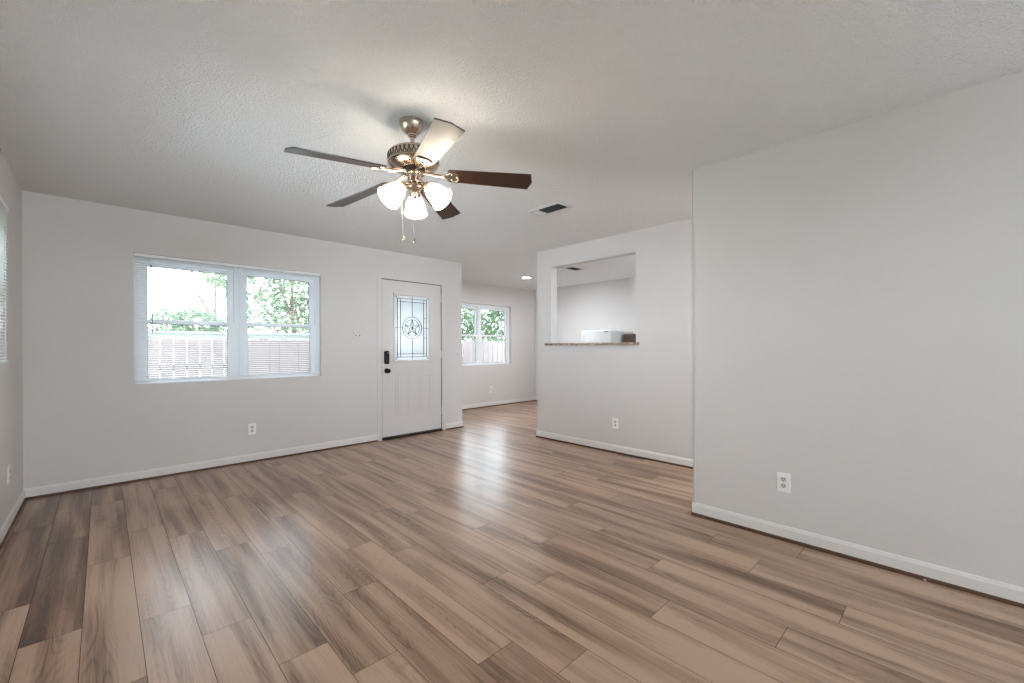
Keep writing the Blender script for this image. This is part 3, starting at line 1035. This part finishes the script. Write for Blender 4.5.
for k in range(5):
    base_m = Matrix.Rotation(A0 + k * 2 * math.pi / 5, 4, 'Z')
    bl_m = base_m @ Matrix.Translation((0, 0, ZB)) @ Matrix.Rotation(DROOP, 4, 'Y') @ Matrix.Rotation(PIT, 4, 'X')
    bm = bmesh.new()
    prism(bm, blade_outline(), -0.003, 0.003)
    bo = obj('blade', bm, BLADE, fan)
    bo.matrix_local = bl_m
    # bracket: arm from the flywheel and a shield-shaped plate screwed under the blade
    bm = bmesh.new()
    sh = []
    for i in range(13):
        a = -math.pi / 2 + math.pi * i / 12
        sh.append((0.226 + 0.020 * math.cos(a), 0.040 * math.sin(a)))
    sh += [(0.200, 0.034), (0.176, 0.017), (0.152, 0.010), (0.152, -0.010), (0.176, -0.017), (0.200, -0.034)]
    prism(bm, sh, -0.0075, -0.0035)
    # raised rim on the plate
    for i in range(len(sh)):
        p, q = Vector((*sh[i], -0.0075)), Vector((*sh[(i + 1) % len(sh)], -0.0075))
        tube(bm, [p, q], 0.0026, 6)
    br = obj('blade_bracket', bm, NICKEL, fan)
    br.matrix_local = bl_m
    bm = bmesh.new()
    inv = bl_m.inverted()
    pts = [inv @ (base_m @ Vector(c)) for c in ((0.050, 0, -0.280), (0.080, 0, -0.283), (0.108, 0, -0.293), (0.132, 0, -0.301))] + [Vector((0.162, 0, -0.0065))]
    tube(bm, pts, [0.012, 0.010, 0.009, 0.010, 0.011], 10)
    obj('bracket_arm', bm, NICKEL, br, True)
    for sx, sy in ((0.207, 0.022), (0.207, -0.022), (0.236, 0.0)):
        bm = bmesh.new()
        lathe(bm, [(0, -0.0115), (0.003, -0.011), (0.0048, -0.0092), (0.0048, -0.007), (0, -0.007)], 12, Matrix.Translation((sx, sy, 0)))
        obj('screw', bm, NICKEL, br, True)
    bm = bmesh.new()
    prism(bm, [(0.187, 0.0), (0.211, 0.014), (0.211, -0.014)], -0.0083, -0.0072)
    obj('cutout', bm, DARKMETAL, br)

bm = bmesh.new()
lathe(bm, [(0, -0.270), (0.047, -0.272), (0.049, -0.288), (0.042, -0.294), (0.038, -0.298), (0.038, -0.330), (0.042, -0.336), (0.042, -0.342), (0.036, -0.348), (0, -0.348)], 40)
obj('switch_housing', bm, NICKEL, fan, True)
bm = bmesh.new()
lathe(bm, [(0, -0.348), (0.036, -0.348), (0.046, -0.355), (0.046, -0.367), (0.034, -0.378), (0.020, -0.386), (0.012, -0.394), (0.008, -0.402), (0, -0.406)], 36)
obj('light_fitter', bm, NICKEL, fan, True)
for k in range(3):
    az = math.radians(59 + 120 * k)
    base_m = Matrix.Rotation(az, 4, 'Z')
    tilt = math.radians(46)
    # local frame of shade: its z axis points from the neck to the mouth
    ax = Vector((math.sin(tilt), 0, -math.cos(tilt)))
    neck = Vector((0.066, 0, -0.361))
    rot = Vector((0, 0, 1)).rotation_difference(ax).to_matrix().to_4x4()
    sm = base_m @ Matrix.Translation(neck) @ rot
    bm = bmesh.new()
    tube(bm, [base_m @ Vector(c) for c in ((0.028, 0, -0.357), (0.045, 0, -0.350), (0.058, 0, -0.352), (0.066, 0, -0.361))], [0.010, 0.009, 0.009, 0.011], 12)
    arm = obj('light_arm', bm, NICKEL, fan, True)
    bm = bmesh.new()
    lathe(bm, [(0, -0.006), (0.016, -0.006), (0.022, 0.0), (0.026, 0.010), (0.030, 0.026), (0.031, 0.034), (0.028, 0.034), (0.024, 0.012), (0, 0.010)], 28)
    hd = obj('shade_holder', bm, NICKEL, arm, True)
    hd.matrix_local = sm
    # bell shaped shade with faint ribs
    bm = bmesh.new()
    prof = [(0.027, 0.024), (0.031, 0.032), (0.040, 0.046), (0.047, 0.062), (0.0515, 0.082), (0.055, 0.104), (0.0595, 0.122), (0.066, 0.136),
            (0.064, 0.137), (0.057, 0.122), (0.0525, 0.104), (0.049, 0.082), (0.0445, 0.062), (0.0375, 0.046), (0.029, 0.032), (0.025, 0.026)]
    seg = 64
    rings = []
    for i, (r, z) in enumerate(prof):
        amp = 0.0 if z < 0.03 else 0.018 * min(1, (z - 0.03) / 0.04)
        rings.append([bm.verts.new((r * (1 + amp * math.cos(16 * 2 * math.pi * s / seg)) * math.cos(2 * math.pi * s / seg),
                                    r * (1 + amp * math.cos(16 * 2 * math.pi * s / seg)) * math.sin(2 * math.pi * s / seg), z)) for s in range(seg)])
    for a, b in zip(rings, rings[1:]):
        for s in range(seg):
            bm.faces.new((a[s], a[(s + 1) % seg], b[(s + 1) % seg], b[s]))
    so = obj('lamp_shade', bm, SHADE, fan, True)
    so.matrix_local = sm
    bm = bmesh.new()
    lathe(bm, [(0, 0.012), (0.012, 0.014), (0.013, 0.034), (0.020, 0.050), (0.026, 0.066), (0.026, 0.076), (0.020, 0.090), (0.010, 0.096), (0, 0.098)], 24)
    obj('bulb', bm, BULB, so, True)
for (x, y, ztop, zbot) in ((-0.070, 0.032, -0.340, -0.652), (-0.040, -0.030, -0.345, -0.676)):
    bm = bmesh.new()
    tube(bm, [(x * 0.5, y * 0.5, ztop), (x * 0.9, y * 0.9, ztop - 0.02), (x, y, ztop - 0.05), (x, y, zbot + 0.022)], 0.0014, 6)
    pc = obj('pull_chain', bm, STEEL, fan, True)
    bm = bmesh.new()
    lathe(bm, [(0, 0.024), (0.003, 0.022), (0.004, 0.012), (0.0085, 0.004), (0.009, -0.004), (0.005, -0.010), (0, -0.011)], 18, Matrix.Translation((x, y, zbot)))
    obj('pull_knob', bm, NICKEL, pc, True)

# white crumb on the shoe strip of the right wall
bm = bmesh.new()
bmesh.ops.create_icosphere(bm, subdivisions=1, radius=0.006)
for v in bm.verts:
    v.co *= random.uniform(0.75, 1.15)
o = tag(obj('paint_chip', bm, PLATE), 'tiny white chip lying against the brown strip below right wall', 'paint chip')
o.location = (XR - 0.024, 0.109, 0.0055)

# ------------------------------------------------------------------ outdoors
g = struct('ground', box(-30, 40, -30, 45, -0.45, -0.35), GRASS)

fe = thing('wooden_fence', 'weathered wooden picket fence standing outside the front windows', 'fence', (0, 7.75, -0.35))
FT = 1.334 + 0.35
pit = 0.1515
n0 = math.floor((-2.0) / pit)
x = 0.437 - 20 * pit
i = -20
rf = random.Random(5)
while x < 10.8:
    gap = 0.014 if i < 7 else (rf.choice((0.003, 0.004, 0.009)) if i < 20 else rf.choice((0.004, 0.012, 0.016)))
    wdt = pit - gap
    hgt = FT + rf.uniform(-0.012, 0.012)
    lean = rf.uniform(-0.004, 0.004)
    bm = bmesh.new()
    c = 0.022
    prism(bm, [(x, 0.0), (x + wdt, 0.0), (x + wdt + lean, hgt - c), (x + wdt - c + lean, hgt), (x + c + lean, hgt), (x + lean, hgt - c)], -0.009, 0.009,
          Matrix.Rotation(math.pi / 2, 4, 'X'))
    obj('picket', bm, FENCEM, fe)
    x += pit
    i += 1
for z in (0.45, 1.26):
    obj('rail', box(-2.6, 10.9, 0.012, 0.05, z - 0.045, z + 0.045), FENCE2, fe)

hs = thing('outbuilding', 'low white outbuilding with a grey gutter line just above the fence', 'building', (1.0, 9.6, -0.35))
obj('wall', box(-3.2, 5.2, 0.2, 3.6, 0, 1.80), SIDING, hs)
obj('gutter', box(-3.4, 5.4, 0.0, 0.14, 1.80, 1.845, bev=0.01), GUTTER, hs)
bm = bmesh.new()
prism(bm, [(0.1, 1.82), (1.9, 1.87), (3.75, 1.82), (3.6, 1.80), (0.15, 1.80)], -3.4, 5.4, Matrix(((0, 0, 1, 0), (1, 0, 0, 0), (0, 1, 0, 0), (0, 0, 0, 1))))
obj('roof', bm, ROOFM, hs)


def make_tree(name, loc, height, blobs, n, leaf, lm, label, seed, trunk_r=0.09, lsize=0.085):
    """blobs: (x, y, z, rx, ry, rz) leaf clouds in local coordinates"""
    rr = random.Random(seed)
    t = thing(name, label, 'tree' if 'tree' in name else 'bush', loc, 0, 'greenery beyond the fence')
    bm = bmesh.new()
    top = max(b[2] for b in blobs)
    tube(bm, [(0, 0, 0), (0.05, 0.0, top * 0.35), (-0.04, 0.03, top * 0.65), (0.0, 0, top)], [trunk_r, trunk_r * 0.8, trunk_r * 0.55, trunk_r * 0.2], 9)
    for (x, y, z, a, b, c) in blobs:
        s = Vector((0, 0, max(0.2, z * 0.5)))
        e = Vector((x, y, z))
        mid = (s + e) / 2 + Vector((rr.uniform(-.15, .15), rr.uniform(-.15, .15), 0.1))
        tube(bm, [s, mid, e], [trunk_r * 0.5, trunk_r * 0.32, trunk_r * 0.12], 7)
        for q in range(5):
            f = e + Vector((rr.uniform(-a, a), rr.uniform(-b, b), rr.uniform(-c, c))) * 0.85
            tube(bm, [mid.lerp(e, 0.6), (e + f) / 2 + Vector((0, 0, 0.05)), f], [trunk_r * 0.18, trunk_r * 0.11, trunk_r * 0.04], 5)
    obj('trunk', bm, BARK, t)
    verts, faces, tones = [], [], []
    vol = sum(b[3] * b[4] * b[5] for b in blobs)
    for (x, y, z, a, b, c) in blobs:
        for _ in range(int(n * a * b * c / vol)):
            while True:
                p = Vector((rr.uniform(-1, 1), rr.uniform(-1, 1), rr.uniform(-1, 1)))
                if p.length < 1 and p.length > rr.uniform(0, 0.7):
                    break
            p = Vector((x + p.x * a, y + p.y * b, z + p.z * c))
            u = Vector((rr.gauss(0, 1), rr.gauss(0, 1), rr.gauss(0, 0.6))).normalized()
            v = u.cross(Vector((rr.gauss(0, 1), rr.gauss(0, 1), rr.gauss(0, 1)))).normalized()
            s = lsize * rr.uniform(0.6, 1.3)
            k = len(verts)
            verts += [p - u * s, p + v * s * 0.42, p + u * s, p - v * s * 0.42]
            faces.append((k, k + 1, k + 2, k + 3)); tones.append(rr.random())
    me = bpy.data.meshes.new('leaves')
    me.from_pydata([tuple(v) for v in verts], [], faces)
    me.materials.append(lm)
    at = me.attributes.new('tone', 'FLOAT', 'FACE')
    for q, tn in enumerate(tones):
        at.data[q].value = tn
    o = bpy.data.objects.new('leaves', me)
    COL.objects.link(o)
    o.parent = t
    return t


G = -0.35
make_tree('leafy_bush', (1.55, 14.2, G), 3, [(-0.3, 0, 2.15, .45, .5, .45), (0.35, 0.1, 2.2, .5, .5, .5), (0.8, 0, 1.9, .45, .5, .5), (0, 0, 1.5, .9, .6, .6)], 2600, 0, LEAF2,
          'bluish green bush showing low in the left half of the blind-covered window', 11, 0.05)
make_tree('leafy_tree', (4.2, 14.0, G), 5, [(-0.9, 0, 2.6, .7, .8, .6), (0, 0.2, 3.3, .9, .9, .75), (0.8, 0, 2.6, .8, .8, .7), (-1.6, 0.2, 3.6, .8, .7, .4), (0.2, -.2, 2.2, 1., .7, .4), (0.9, .3, 4.2, .9, .9, .6), (-.6, 0, 4.5, .9, .9, .5)], 5200, 0, LEAF1,
          'airy green tree filling the right half of the blind-covered window', 12, 0.10)
make_tree('leafy_tree', (11.6, 14.0, G), 5, [(-0.9, 0, 2.6, .9, .8, .8), (0.2, 0.2, 3.0, 1.0, .9, .8), (1.1, 0, 2.4, .9, .8, .8), (0, 0, 1.9, 1.5, .8, .6), (-.3, 0, 3.8, 1.1, .9, .7), (1.4, 0, 3.5, .9, .9, .7)], 6500, 0, LEAF2,
          'dense green tree seen through the dining area window', 13, 0.12)
make_tree('leafy_tree', (8.4, 15.5, G), 5, [(-0.9, 0, 2.6, .9, .8, .8), (0.2, 0.2, 3.2, 1.0, .9, .8), (1.1, 0, 2.6, .9, .8, .8), (-.3, 0, 4.0, 1.1, .9, .7)], 3600, 0, LEAF1,
          'green tree farther back seen at left edge of the dining window', 14, 0.12)
make_tree('bare_branched_tree', (2.6, 16.2, G), 6, [(-0.5, 0, 3.2, .7, .5, .35), (0.3, 0.1, 3.9, .8, .5, .5), (-0.9, 0, 4.2, .8, .5, .5)], 420, 0, LEAF1,
          'sparse tree with thin bare branches at upper right of the left pane', 15, 0.07, 0.07)
